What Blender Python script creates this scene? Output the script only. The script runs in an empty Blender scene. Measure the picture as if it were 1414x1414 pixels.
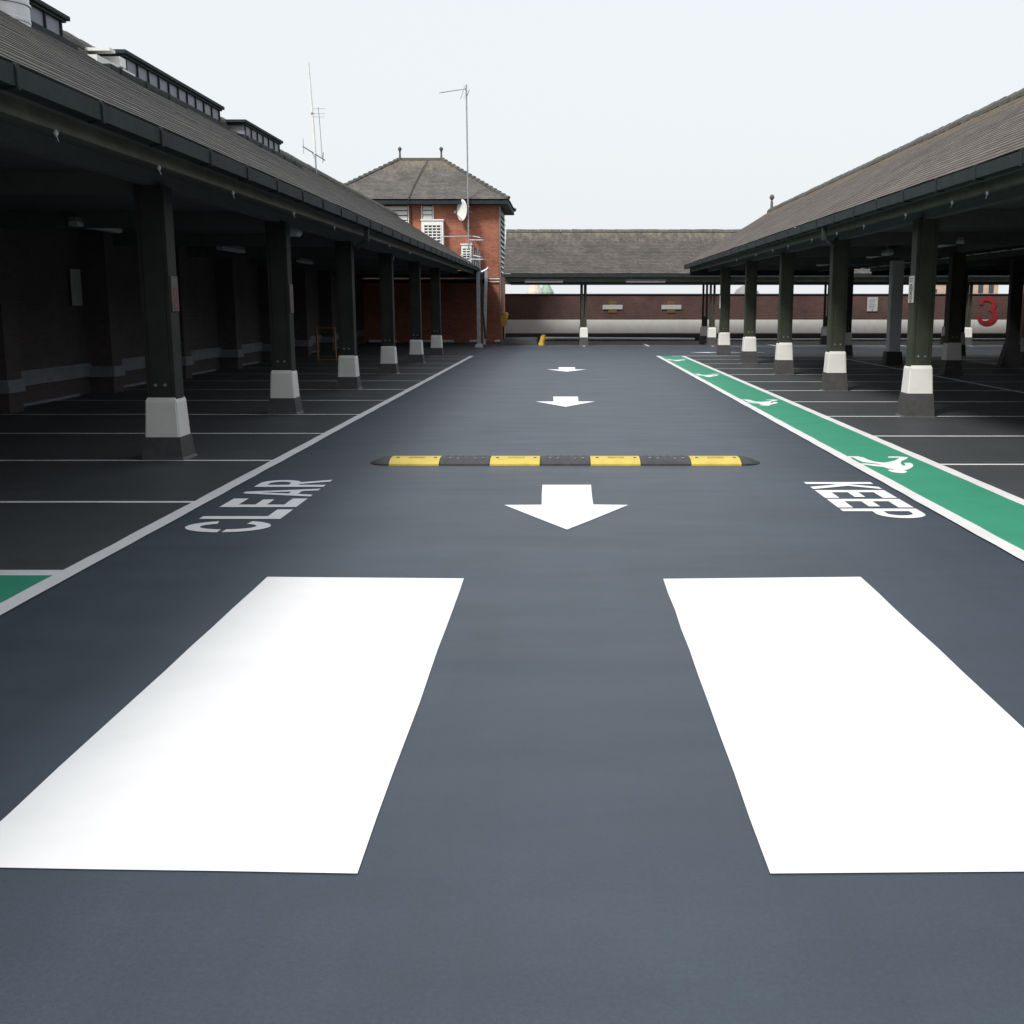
import bpy, bmesh, math, random
from mathutils import Vector, Matrix
random.seed(7)
R = math.radians
S = bpy.context.scene
C = S.collection

# ------------------------------------------------------------------ camera, sky, sun, exposure
cam_d = bpy.data.cameras.new("camera")
cam = bpy.data.objects.new("camera", cam_d); C.objects.link(cam)
cam_d.sensor_width = 36; cam_d.lens = 1560 / 1414 * 36
cam_d.shift_x = -74 / 1414
cam_d.clip_end = 3000
cam.location = (0, 0, 1.6)
cam.rotation_euler = (R(90) - math.atan(285 / 1560), 0, 0)
S.camera = cam

SUN_EL, SUN_AZ = 46, 214          # azimuth the light comes from, clockwise from +Y
w = bpy.data.worlds.new("World"); S.world = w; w.use_nodes = True
wn = w.node_tree.nodes; wl = w.node_tree.links
sky = wn.new('ShaderNodeTexSky'); sky.sky_type = 'NISHITA'; sky.sun_disc = False
sky.sun_elevation = R(SUN_EL); sky.sun_rotation = R(SUN_AZ); sky.dust_density = 6; sky.air_density = 1.5
mixs = wn.new('ShaderNodeMix'); mixs.data_type = 'RGBA'; mixs.inputs[0].default_value = 0.86
mixs.inputs[7].default_value = (8.85, 9.2, 9.55, 1)     # thin overcast veil
wl.new(sky.outputs[0], mixs.inputs[6])
bg = wn['Background']; bg.inputs[1].default_value = 0.1
wl.new(mixs.outputs[2], bg.inputs[0])

sd = bpy.data.lights.new("sun", 'SUN'); sd.energy = 3.0; sd.angle = R(12); sd.color = (1, .965, .91)
sun = bpy.data.objects.new("sun", sd); C.objects.link(sun)
az = R(SUN_AZ); el = R(SUN_EL)
dirv = Vector((math.sin(az) * math.cos(el), math.cos(az) * math.cos(el), math.sin(el)))
sun.rotation_euler = dirv.to_track_quat('Z', 'Y').to_euler()
S.view_settings.view_transform = 'Standard'; S.view_settings.look = 'None'
S.view_settings.exposure = 0.12; S.view_settings.gamma = 1

# ------------------------------------------------------------------ materials
class NT:
    def __init__(s, name):
        s.m = bpy.data.materials.new(name); s.m.use_nodes = True
        s.n = s.m.node_tree.nodes; s.l = s.m.node_tree.links; s.b = s.n['Principled BSDF']
    def add(s, t, **k):
        n = s.n.new(t)
        for a, v in k.items(): setattr(n, a, v)
        return n
    def noise(s, vec, scale, detail=4, rough=.6, stretch=None):
        if stretch:
            mp = s.add('ShaderNodeMapping'); mp.inputs['Scale'].default_value = stretch
            s.l.new(vec, mp.inputs[0]); vec = mp.outputs[0]
        n = s.add('ShaderNodeTexNoise'); n.inputs['Scale'].default_value = scale
        n.inputs['Detail'].default_value = detail; n.inputs['Roughness'].default_value = rough
        s.l.new(vec, n.inputs['Vector']); return n.outputs[0]
    def ramp(s, fac, stops):
        r = s.add('ShaderNodeValToRGB'); s.l.new(fac, r.inputs[0])
        e = r.color_ramp.elements
        while len(e) < len(stops): e.new(.5)
        for i, (p, c) in enumerate(stops):
            e[i].position = p; e[i].color = (*c, 1) if len(c) == 3 else c
        return r.outputs[0]
    def mix(s, fac, a, b, mode='MIX'):
        m = s.add('ShaderNodeMix', data_type='RGBA', blend_type=mode)
        for v, i in ((fac, 0), (a, 6), (b, 7)):
            if hasattr(v, 'is_linked'): s.l.new(v, m.inputs[i])
            elif i == 0: m.inputs[0].default_value = v
            else: m.inputs[i].default_value = (*v, 1)
        return m.outputs[2]
    def bump(s, h, strength=.3, dist=.01, prev=None):
        b = s.add('ShaderNodeBump'); b.inputs['Strength'].default_value = strength
        b.inputs['Distance'].default_value = dist; s.l.new(h, b.inputs['Height'])
        if prev: s.l.new(prev, b.inputs['Normal'])
        s.l.new(b.outputs[0], s.b.inputs['Normal']); return b.outputs[0]
    def col(s, c):
        if hasattr(c, 'is_linked'): s.l.new(c, s.b.inputs['Base Color'])
        else: s.b.inputs['Base Color'].default_value = (*c, 1)
    def coord(s, k='Object'):
        o = s.add('ShaderNodeTexCoord').outputs[k]
        if k != 'Object': return o
        v = s.add('ShaderNodeVectorMath', operation='ADD'); s.l.new(o, v.inputs[0])      # so that copies are not marked alike
        s.l.new(s.add('ShaderNodeObjectInfo').outputs['Location'], v.inputs[1]); return v.outputs[0]
def g3(v): return (v, v, v)

def m_plain(name, c, rough=.6, var=.25, scale=6, metal=0, bumpy=.15, spec=.5):
    t = NT(name); co = t.coord()
    n = t.noise(co, scale, 6, .65)
    f = t.ramp(n, [(.3, tuple(x * (1 - var) for x in c)), (.7, tuple(min(1, x * (1 + var)) for x in c))])
    t.col(f); t.b.inputs['Roughness'].default_value = rough; t.b.inputs['Metallic'].default_value = metal
    t.b.inputs['Specular IOR Level'].default_value = spec
    if bumpy: t.bump(t.noise(co, scale * 14, 4), bumpy, .004)
    return t.m

def m_deck(name, c, rough, spec):
    t = NT(name); co = t.coord()
    base = t.ramp(t.noise(co, .55, 5, .6), [(.3, tuple(x * .86 for x in c)), (.72, tuple(x * 1.13 for x in c))])
    st = t.ramp(t.noise(co, 1.0, 6, .7, (.3, 1.7, 1)), [(.3, g3(.94)), (.7, g3(1.06))])   # roller strokes across the lane
    sp = t.ramp(t.noise(co, 70, 3, .7), [(.3, g3(.88)), (.7, g3(1.12))])
    grit = t.ramp(t.noise(co, 420, 2, .6), [(.3, g3(.84)), (.7, g3(1.16))])
    tr = t.ramp(t.noise(co, 1.0, 5, .7, (2.2, .12, 1)), [(.48, g3(1.0)), (.72, g3(.9))])      # tyre tracks along it
    # dusty scuffs
    sc = t.ramp(t.noise(co, 2.3, 8, .75), [(.56, g3(0)), (.78, g3(.35))])
    x = t.mix(1, base, st, 'MULTIPLY'); x = t.mix(1, x, sp, 'MULTIPLY'); x = t.mix(1, x, tr, 'MULTIPLY'); x = t.mix(1, x, grit, 'MULTIPLY')
    x = t.mix(sc, x, tuple(v * 1.45 + .006 for v in c))
    t.col(x)
    rr = t.ramp(t.noise(co, 1.6, 5, .6, (.5, 2, 1)), [(.3, g3(rough - .03)), (.7, g3(rough + .05))])
    t.l.new(rr, t.b.inputs['Roughness']); t.b.inputs['Specular IOR Level'].default_value = spec
    b = t.bump(t.noise(co, 260, 3, .7), .35, .003)
    t.bump(t.noise(co, 3.0, 3, .5, (.5, 1.3, 1)), .05, .01, b)
    return t.m

def m_paint(name, c, wear=(.4, .37, .35), amt=.5, rough=.55):
    """road paint: faint dirt, tiny chips and scuffs"""
    t = NT(name); co = t.coord()
    d = t.ramp(t.noise(co, 1.7, 7, .7), [(.35, tuple(x * (.95 if c[0] > .85 else .9) for x in c)), (.6, c)])
    sm = t.ramp(t.noise(co, 1.2, 6, .72, (1.6, .5, 1)), [(.55, g3(0)), (.8, g3(.22 * amt))])
    ch = t.ramp(t.noise(co, 60, 5, .8), [(.66, g3(0)), (.73, g3(.55 * amt))])
    x = t.mix(sm, d, wear); x = t.mix(ch, x, tuple(v * .5 for v in wear))
    t.col(x); t.b.inputs['Roughness'].default_value = rough; t.b.inputs['Specular IOR Level'].default_value = .35
    t.bump(t.noise(co, 260, 3, .7), .3, .003)
    return t.m

def m_brick(name, c1, c2, mortar, dirt=.4):
    t = NT(name); uv = t.coord('UV')
    b = t.add('ShaderNodeTexBrick'); t.l.new(uv, b.inputs['Vector'])
    b.inputs['Scale'].default_value = 1; b.inputs['Brick Width'].default_value = .225; b.inputs['Row Height'].default_value = .075
    b.inputs['Mortar Size'].default_value = .009; b.inputs['Mortar Smooth'].default_value = .2
    b.inputs['Color1'].default_value = (*c1, 1); b.inputs['Color2'].default_value = (*c2, 1); b.inputs['Mortar'].default_value = (*mortar, 1)
    n = t.ramp(t.noise(uv, .7, 6, .65), [(.3, g3(1 - dirt)), (.65, g3(1.12))])
    n2 = t.ramp(t.noise(uv, 7, 4, .6, (1, 3, 1)), [(.3, g3(.82)), (.7, g3(1.15))])
    x = t.mix(1, b.outputs[0], n, 'MULTIPLY'); x = t.mix(1, x, n2, 'MULTIPLY')
    t.col(x); t.b.inputs['Roughness'].default_value = .85
    inv = t.add('ShaderNodeMath', operation='SUBTRACT'); inv.inputs[0].default_value = 1; t.l.new(b.outputs['Fac'], inv.inputs[1])
    t.bump(inv.outputs[0], .6, .006)
    return t.m

def m_tiles(name, c, gauge, lich=(.22, .17, .09), ridge_v=3.0, streak=.5):
    """plain tiles; lichen that thickens towards the ridge, pale run-off streaks"""
    t = NT(name); uv = t.coord('UV')
    b = t.add('ShaderNodeTexBrick'); t.l.new(uv, b.inputs['Vector'])
    b.inputs['Scale'].default_value = 1; b.inputs['Brick Width'].default_value = .17; b.inputs['Row Height'].default_value = gauge
    b.inputs['Mortar Size'].default_value = .0045; b.inputs['Mortar Smooth'].default_value = .1; b.inputs['Bias'].default_value = -.1
    b.inputs['Color1'].default_value = (*[x * .82 for x in c], 1); b.inputs['Color2'].default_value = (c[0] * 1.18, c[1] * 1.15, c[2] * 1.12, 1)
    b.inputs['Mortar'].default_value = (*[x * .55 for x in c], 1)
    n = t.ramp(t.noise(uv, .8, 6, .7), [(.3, g3(.66)), (.7, g3(1.28))])
    n2 = t.ramp(t.noise(uv, 11, 5, .7), [(.3, g3(.75)), (.7, g3(1.25))])
    x = t.mix(1, b.outputs[0], n, 'MULTIPLY'); x = t.mix(1, x, n2, 'MULTIPLY')
    sep = t.add('ShaderNodeSeparateXYZ'); t.l.new(uv, sep.inputs[0])
    mr = t.add('ShaderNodeMapRange'); t.l.new(sep.outputs[1], mr.inputs[0])
    mr.inputs[1].default_value = ridge_v - 1.3; mr.inputs[2].default_value = ridge_v + .1
    nl = t.noise(uv, 3.5, 8, .75, (1.6, .5, 1))
    ad = t.add('ShaderNodeMath', operation='MULTIPLY_ADD'); t.l.new(mr.outputs[0], ad.inputs[0]); ad.inputs[1].default_value = .22; t.l.new(nl, ad.inputs[2])
    lf = t.ramp(ad.outputs[0], [(.6, g3(0)), (.82, g3(.75 * streak * 2 if streak < .5 else .8))])
    x = t.mix(lf, x, lich)
    ad2 = t.add('ShaderNodeMath', operation='MULTIPLY_ADD'); t.l.new(mr.outputs[0], ad2.inputs[0]); ad2.inputs[1].default_value = .12; t.l.new(t.noise(uv, 22, 4, .8), ad2.inputs[2])
    sp = t.ramp(ad2.outputs[0], [(.74, g3(0)), (.8, g3(.7))])
    x = t.mix(sp, x, (.42, .41, .37))
    t.col(x); t.b.inputs['Roughness'].default_value = .8; t.b.inputs['Specular IOR Level'].default_value = .3
    inv = t.add('ShaderNodeMath', operation='SUBTRACT'); inv.inputs[0].default_value = 1; t.l.new(b.outputs['Fac'], inv.inputs[1])
    bb = t.bump(inv.outputs[0], .6, .006)
    t.bump(t.noise(uv, 40, 4, .7), .4, .006, bb)
    return t.m

GAUGE = .118
M = dict(
    lane=m_deck('lane_coating', (.045, .0615, .083), .48, .5),
    bays=m_deck('bay_coating', (.052, .058, .063), .58, .4),
    white=m_paint('white_road_paint', (.87, .88, .89), wear=(.42, .43, .45), amt=.5),
    line=m_paint('line_paint', (.80, .80, .81), amt=.9),
    green=m_paint('green_walkway_paint', (.042, .30, .185), wear=(.10, .30, .22), amt=.7),
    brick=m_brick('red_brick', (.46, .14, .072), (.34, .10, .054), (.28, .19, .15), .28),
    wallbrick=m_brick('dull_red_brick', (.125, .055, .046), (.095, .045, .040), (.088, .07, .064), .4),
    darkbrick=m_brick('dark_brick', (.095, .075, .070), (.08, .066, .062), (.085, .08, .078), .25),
    tilesL=m_tiles('dark_roof_tiles', (.080, .081, .074), GAUGE, (.11, .10, .075), 3.4, .3),  # left canopy tiles, a darker and greener grey than tilesR
    tilesR=m_tiles('weathered_roof_tiles', (.130, .114, .105), GAUGE, (.25, .185, .10), 3.25, .5),
    tilesB=m_tiles('grey_roof_tiles', (.100, .092, .086), GAUGE, (.24, .20, .15), 3.3, .5),
    tilesT=m_tiles('tower_roof_tiles', (.125, .117, .112), GAUGE, (.24, .20, .13), 3.1, .5),
    ridge=m_plain('ridge_tile', (.10, .10, .092), .8, .35, 5),
    gutter=m_plain('dark_green_gutter', (.022, .030, .031), .75, .3, 4, bumpy=.1, spec=.25),
    timber=m_plain('dark_green_timber', (.036, .042, .026), .6, .3, 3),
    darktimber=m_plain('near_black_timber', (.030, .030, .028), .75, .25, 3, spec=.3),
    skirt=m_plain('grey_skirting', (.20, .22, .25), .7, .2, 3),
    beam=m_plain('olive_painted_beam', (.075, .085, .060), .6, .35, 3),
    soffit=m_plain('dark_soffit_boards', (.095, .10, .10), .8, .15, 4),
    cap=m_paint('white_masonry_paint', (.80, .79, .76), wear=(.36, .34, .29), amt=1.6, rough=.7),
    plinth=m_plain('black_masonry_paint', (.062, .062, .062), .6, .25, 9, bumpy=.3),
    whitewall=m_paint('white_wall_band', (.74, .73, .71), wear=(.4, .38, .34), amt=1, rough=.75),
    black=m_plain('black_paint', (.03, .03, .032), .6, .3, 6),
    steel=m_plain('galvanised_steel', (.32, .34, .36), .45, .25, 8, metal=.6),
    greypaint=m_plain('grey_painted_steel', (.21, .21, .21), .5, .15, 5),
    whitemetal=m_plain('white_metal', (.78, .78, .76), .45, .08, 8, bumpy=0),
    zinc=m_plain('zinc_panel', (.24, .245, .29), .6, .12, 5),
    flue=m_plain('bright_flue_steel', (.52, .53, .54), .38, .1, 5, metal=.55, bumpy=0),
    yellow=m_plain('yellow_module_plastic', (.60, .47, .085), .5, .14, 7),
    yellowdk=m_plain('deep_yellow_paint', (.62, .36, .03), .5, .2, 7),  # orange-yellow paint of the bin body and bollard barrel
    ochre=m_plain('ochre_insert', (.40, .30, .05), .6, .25, 9),
    rubber=m_plain('black_rubber', (.045, .046, .048), .6, .3, 14, bumpy=.4),
    dark=m_plain('dark_void', (.02, .022, .024), .5, .2, 5, bumpy=0),
    red=m_plain('red_sign_paint', (.24, .016, .022), .6, .2, 5),
    signgrey=m_plain('grey_sign_board', (.42, .43, .42), .6, .1, 5, bumpy=0),
    signdim=m_plain('dim_sign_board', (.10, .085, .085), .6, .1, 5, bumpy=0),
    ink=m_plain('sign_ink', (.13, .13, .13), .6, .1, 5, bumpy=0),
    orange=m_plain('orange_sign_board', (.15, .085, .03), .6, .2, 6),
    lens=m_plain('prismatic_lens', (.55, .57, .58), .35, .08, 5, bumpy=0),
    render_=m_plain('pale_render', (.55, .50, .42), .8, .15, .6),
    copper=m_plain('green_copper', (.28, .40, .33), .7, .25, .6),
    tanbrick=m_plain('tan_brick', (.46, .34, .27), .8, .3, .35),
    redroof=m_plain('red_clay_roof', (.42, .13, .07), .8, .2, .4),
    glass=m_plain('dark_window_glass', (.05, .055, .06), .15, .1, 3, bumpy=0),
    wood=m_plain('orange_wood', (.33, .17, .05), .6, .25, 8),
    ground=m_plain('town_ground', (.09, .10, .08), .9, .3, .05),
)

# ------------------------------------------------------------------ helpers
class MB:
    def __init__(s): s.bm = bmesh.new(); s.uv = s.bm.loops.layers.uv.new('UVMap'); s.fixed = set()
    def face(s, pts, uvs=None):
        f = s.bm.faces.new([s.bm.verts.new(p) for p in pts])
        if uvs:
            for l, q in zip(f.loops, uvs): l[s.uv].uv = q
            s.fixed.add(f)
        return f
    def box(s, x0, x1, y0, y1, z0, z1, bevel=0, mat=None):
        tmp = bmesh.new()
        v = [tmp.verts.new((x, y, z)) for z in (z0, z1) for x, y in ((x0, y0), (x1, y0), (x1, y1), (x0, y1))]
        for q in ((3, 2, 1, 0), (4, 5, 6, 7), (0, 1, 5, 4), (1, 2, 6, 5), (2, 3, 7, 6), (3, 0, 4, 7)):
            tmp.faces.new([v[i] for i in q])
        if bevel: bmesh.ops.bevel(tmp, geom=tmp.edges[:], offset=bevel, segments=1, affect='EDGES')
        if mat: bmesh.ops.transform(tmp, matrix=mat, verts=tmp.verts[:])
        s.merge(tmp); return s
    def merge(s, tmp):
        mp = {v: s.bm.verts.new(v.co) for v in tmp.verts}
        for f in tmp.faces: s.bm.faces.new([mp[v] for v in f.verts])
        tmp.free()
    def tube(s, pts, r, n=8, r1=None, cap=True):
        pts = [Vector(p) for p in pts]; rings = []
        for i, p in enumerate(pts):
            d = (pts[min(i + 1, len(pts) - 1)] - pts[max(i - 1, 0)]).normalized()
            a = d.orthogonal().normalized() if abs(d.z) < .99 else Vector((1, 0, 0))
            if abs(d.z) < .99: a = d.cross(Vector((0, 0, 1))).normalized()
            b = d.cross(a)
            rr = r if r1 is None else r + (r1 - r) * i / (len(pts) - 1)
            rings.append([s.bm.verts.new(p + (a * math.cos(2 * math.pi * k / n) + b * math.sin(2 * math.pi * k / n)) * rr) for k in range(n)])
        for A, B in zip(rings, rings[1:]):
            for k in range(n): s.bm.faces.new((A[k], A[(k + 1) % n], B[(k + 1) % n], B[k]))
        if cap: s.bm.faces.new(rings[0][::-1]); s.bm.faces.new(rings[-1])
        return s
    def lathe(s, prof, cx=0, cy=0, n=16):
        rings = []
        for r, z in prof:
            rings.append([s.bm.verts.new((cx + r * math.cos(2 * math.pi * k / n), cy + r * math.sin(2 * math.pi * k / n), z)) for k in range(n)])
        for A, B in zip(rings, rings[1:]):
            for k in range(n): s.bm.faces.new((A[k], A[(k + 1) % n], B[(k + 1) % n], B[k]))
        s.bm.faces.new(rings[0][::-1]); s.bm.faces.new(rings[-1]); return s
    def loft(s, secs):
        """secs: rectangles (x0,x1,y0,y1,z) stacked upwards"""
        rings = [[s.bm.verts.new(p) for p in ((a, c, z), (b, c, z), (b, d, z), (a, d, z))] for a, b, c, d, z in secs]
        for A, B in zip(rings, rings[1:]):
            for k in range(4): s.bm.faces.new((A[k], A[(k + 1) % 4], B[(k + 1) % 4], B[k]))
        s.bm.faces.new(rings[0][::-1]); s.bm.faces.new(rings[-1]); return s
    def prism(s, poly, thick, frame):
        """poly in (a,b); frame maps (a,b,c) -> world point"""
        lo = [s.bm.verts.new(frame(a, b, 0)) for a, b in poly]; hi = [s.bm.verts.new(frame(a, b, thick)) for a, b in poly]
        s.bm.faces.new(lo[::-1]); s.bm.faces.new(hi); n = len(poly)
        for k in range(n): s.bm.faces.new((lo[k], lo[(k + 1) % n], hi[(k + 1) % n], hi[k]))
        return s
    def slope(s, e0, e1, r1, r0, n, step=.009, seg=1, waver=.0):
        """stepped tile courses between an eave edge e0-e1 and a ridge edge r0-r1"""
        e0, e1, r0, r1 = map(Vector, (e0, e1, r0, r1))
        nor = (e1 - e0).cross(r0 - e0).normalized()
        if nor.z < 0: nor = -nor
        L = (e1 - e0).length; H = ((r0 + r1) / 2 - (e0 + e1) / 2).length
        ud = (e1 - e0).normalized()
        nz = [[random.uniform(-waver, waver) for _ in range(seg + 1)] for _ in range(n + 1)]
        def P(u, v, off, k):
            p = (e0.lerp(e1, u)).lerp(r0.lerp(r1, u), v); i = min(seg, int(round(u * seg)))
            return p + nor * (off + nz[k][i])
        for k in range(n):
            v0, v1 = k / n, (k + 1) / n
            for i in range(seg):
                u0, u1 = i / seg, (i + 1) / seg
                a, b, c, d = P(u0, v0, step, k), P(u1, v0, step, k), P(u1, v1, .004, k + 1), P(u0, v1, .004, k + 1)
                U = lambda p: ((p - e0).dot(ud))
                s.face([a, b, c, d], [(U(a), k * GAUGE), (U(b), k * GAUGE), (U(c), (k + 1) * GAUGE), (U(d), (k + 1) * GAUGE)])
                a2, b2 = P(u0, v0, -.004, k), P(u1, v0, -.004, k)
                s.face([a2, b2, b, a], [(U(a), (k + .02) * GAUGE)] * 4)
        return s
    def build(s, name, mat, parent=None, loc=None, smooth=False):
        bmesh.ops.recalc_face_normals(s.bm, faces=[f for f in s.bm.faces if f not in s.fixed])
        for f in s.bm.faces:
            f.smooth = smooth
            if f in s.fixed: continue
            n = f.normal; ax = max(range(3), key=lambda i: abs(n[i]))
            for l in f.loops:
                c = l.vert.co
                l[s.uv].uv = (c.y, c.z) if ax == 0 else (c.x, c.z) if ax == 1 else (c.x, c.y)
        me = bpy.data.meshes.new(name); s.bm.to_mesh(me); s.bm.free()
        me.materials.append(M[mat])
        o = bpy.data.objects.new(name, me); C.objects.link(o)
        if parent: o.parent = parent
        if loc: o.location = loc
        return o

def tag(o, label, cat, group=None):
    o['label'] = label; o['category'] = cat
    if group: o['group'] = group
    return o
def thing(name, label, cat, loc=(0, 0, 0), group=None, rz=0):
    o = bpy.data.objects.new(name, None); C.objects.link(o); o.location = loc; o.rotation_euler.z = rz
    o.empty_display_size = .2
    return tag(o, label, cat, group)
def struct(name, mb, mat):
    o = mb.build(name, mat); o['kind'] = 'structure'; return o
def dup(root, loc, label, rz=None, group=None):
    r = root.copy(); C.objects.link(r); r.location = loc; r['label'] = label
    if rz is not None: r.rotation_euler.z = rz
    if group: r['group'] = group
    for ch in list(root.children):
        c = ch.copy(); C.objects.link(c); c.parent = r
        for g in list(ch.children):
            d = g.copy(); C.objects.link(d); d.parent = c
    return r
def sheet(poly, z, jit=0, step=.35):
    """flat painted area, its edge a little uneven"""
    mb = MB(); pts = []
    for i, p in enumerate(poly):
        q = poly[(i + 1) % len(poly)]; L = math.hypot(q[0] - p[0], q[1] - p[1]); n = max(1, int(L / step)) if jit else 1
        for k in range(n):
            t = k / n; j = (random.uniform(-jit, jit), random.uniform(-jit, jit)) if k else (0, 0)
            pts.append((p[0] + (q[0] - p[0]) * t + j[0], p[1] + (q[1] - p[1]) * t + j[1], z))
    f = mb.face(pts); f.normal_update()
    bmesh.ops.triangulate(mb.bm, faces=[f]); 
    for f in mb.bm.faces:
        if f.normal.z < 0: f.normal_flip()
    bmesh.ops.recalc_face_normals(mb.bm, faces=mb.bm.faces[:])
    return mb
def rect(x0, x1, y0, y1): return [(x0, y0), (x1, y0), (x1, y1), (x0, y1)]

# ------------------------------------------------------------------ ground
YE = 53.0
mb = MB(); mb.face([(-2500, -2500, -9), (2500, -2500, -9), (2500, 2500, -9), (-2500, 2500, -9)]); struct('ground', mb, 'ground')
mb = MB(); mb.box(-9.6, 21.4, -9, 53.6, -.4, 0); struct('parking_deck', mb, 'lane')
struct('parking_bay_surface', sheet(rect(-8.78, -3.0, -8, 49.7), .004), 'bays')
struct('parking_bay_surface', sheet(rect(3.80, 13.9, -8, 36.4), .004), 'bays')
struct('parking_bay_surface', sheet(rect(-2.8, 20.5, 45.8, 52.9), .004), 'bays')
# painted lines
def line(x0, x1, y0, y1, z=.008, mat='line', jit=.004, name='painted_line'):
    return struct(name, sheet(rect(x0, x1, y0, y1), z, jit), mat)
line(-3.07, -2.95, -8, 36.6, .010, jit=.005, name='lane_edge_line')
struct('walkway', sheet(rect(3.0, 3.72, -8, 36.5), .008), 'green')
line(2.90, 3.02, -8, 36.6, .012, jit=.005, name='walkway_edge_line')
line(3.70, 3.82, -8, 36.4, .012, jit=.005, name='walkway_edge_line')
for k in range(-1, 10):
    y = 11.72 + 2.54 * k
    if y < 5: continue
    x0 = -8.7
    line(x0, -3.07, y - .04, y + .04, name='bay_line')
line(-8.7, -3.07, 36.45, 36.53, name='bay_line')
line(-8.7, -3.07, 6.60, 6.74, name='bay_line')
struct('painted_hatch_area', sheet(rect(-8.7, -3.07, 2.0, 6.60), .0085), 'green')
for k in range(-4, 8):
    y = 16.5 + 2.54 * k
    if y > 36: continue
    line(3.82, 13.2, y - .04, y + .04, name='bay_line')
line(8.46, 8.55, 16, 36.3, .010, name='bay_line')
line(3.4, 12.9, 36.45, 36.6, .0125, name='bay_line')
line(12.9, 20.4, 38.2, 38.32, name='bay_line')
line(-2.6, 20.4, 45.68, 45.78, .010, name='bay_line')
for k in range(9):
    x = .73 + 2.57 * k
    line(x - .05, x + .05, 45.2, 48.3, .014, name='bay_line')
# big white blocks, arrows, words, pictograms
GB = 'big white blocks painted on the lane'
mb = sheet([(-1.78, 3.03), (-.595, 2.99), (-.605, 6.54), (-1.785, 6.58)], .004, .003)
tag(mb.build('painted_block', 'white'), 'large white rectangle painted on the lane on the side of the word CLEAR', 'road marking', GB)
mb = sheet([(.585, 2.99), (1.76, 3.01), (1.765, 6.58), (.58, 6.53)], .004, .003)
tag(mb.build('painted_block', 'white'), 'large white rectangle painted on the lane on the side of the word KEEP', 'road marking', GB)
ARW = [(-.22, 2.08), (-.205, 1.04), (-.51, 1.03), (0, 0), (.50, 1.03), (.215, 1.05), (.22, 2.08)]
for i, (x, y, lab) in enumerate(((.01, 8.03, 'white arrow between the big white blocks and the speed hump, nearest of three'),
                            (0, 18.12, 'white arrow on the lane just beyond the speed hump, middle of three'),
                            (.03, 27.9, 'small far white arrow on the lane, farthest of the three in line'))):
    a = sheet(ARW, .004, .003).build('painted_arrow', 'white', loc=(x, y, 0))
    tag(a, lab, 'road marking', 'white arrows along the lane')
a = sheet([(4.3, 39.5), (5.0, 39.15), (5.0, 39.35), (6.9, 39.35), (6.9, 39.65), (5.0, 39.65), (5.0, 39.85)], .004).build('painted_arrow', 'white')
tag(a, 'white sideways arrow beyond the far end of the green walkway', 'road marking')

def arc(cx, cy, rx, ry, a0, a1, n=14):
    return [(cx + rx * math.cos(R(a0 + (a1 - a0) * k / n)), cy + ry * math.sin(R(a0 + (a1 - a0) * k / n))) for k in range(n + 1)]
W = .41; T = .115; U = .20     # letter width, stem width along the reading way, bar height
LET = {
    'K': [[(0, 0), (T, 0), (T, 1), (0, 1)], [(T, .34), (W, 1), (W - .13, 1), (T, .58)], [(.155, .45), (W - .13, 0), (W, 0), (.225, .58)]],
    'E': [[(0, 0), (W, 0), (W, U), (T, U), (T, .43), (W * .88, .43), (W * .88, .58), (T, .58), (T, 1 - U), (W, 1 - U), (W, 1), (0, 1)]],
    'L': [[(0, 0), (W, 0), (W, U), (T, U), (T, 1), (0, 1)]],
    'P': [[(0, 0), (T, 0), (T, .38)] + arc(.22, .69, .19, .31, -90, 90) + [(0, 1)]],
    'A': [[(0, 0), (.09, 0), (.13, .22), (.28, .22), (.32, 0), (.41, 0), (.25, 1), (.16, 1)]],
    'R': [[(0, 0), (T, 0), (T, .40), (.17, .40), (.31, 0), (.42, 0), (.27, .44)] + arc(.22, .70, .18, .30, -60, 90) + [(0, 1)]],
    'C': [],
}
co = arc(.22, .5, .22, .5, 24, 177); ci = arc(.22, .5, .115, .33, 175, 32)
LET['C'].append(co + ci)
co = arc(.22, .5, .22, .5, 183, 336); ci = arc(.22, .5, .115, .33, 328, 185)
LET['C'].append(co + ci)
HOLES = {'P': arc(.20, .69, .10, .165, -90, 90) + [(T, .855), (T, .525)], 'R': arc(.20, .70, .095, .155, -90, 90) + [(T, .855), (T, .545)],
         'A': [(.155, .36), (.255, .36), (.205, .78)]}
def word(name, text, label, org, rd, ud, height, adv):
    """letters painted flat; rd = reading direction, ud = up direction on the ground"""
    root = thing(name, label, 'road marking', (org[0], org[1], 0))
    for i, ch in enumerate(text):
        mb = MB()
        def F(s_, u_, z=.004): return (rd[0] * (s_ + adv * i) + ud[0] * u_ * height, rd[1] * (s_ + adv * i) + ud[1] * u_ * height, z)
        for poly in LET[ch]:
            if ch in HOLES and poly is LET[ch][0]:
                ed = []
                for loop in (poly, HOLES[ch]):
                    vs = [mb.bm.verts.new(F(*p)) for p in loop]
                    ed += [mb.bm.edges.new((vs[k], vs[(k + 1) % len(vs)])) for k in range(len(vs))]
                bmesh.ops.triangle_fill(mb.bm, edges=ed, use_beauty=True)
            else:
                z = .004 + .0006 * LET[ch].index(poly)
                f = mb.face([F(*p, z) for p in poly]); f.normal_update(); bmesh.ops.triangulate(mb.bm, faces=[f])
        bmesh.ops.recalc_face_normals(mb.bm, faces=mb.bm.faces[:])
        if sum(f.normal.z for f in mb.bm.faces) < 0:
            for f in mb.bm.faces: f.normal_flip()
        mb.build('letter', 'white', root)
    return root
word('painted_word', 'KEEP', 'word KEEP painted in white letters beside the green walkway', (2.19, 10.27), (0, -1), (1, 0), .61, .46)
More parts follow.
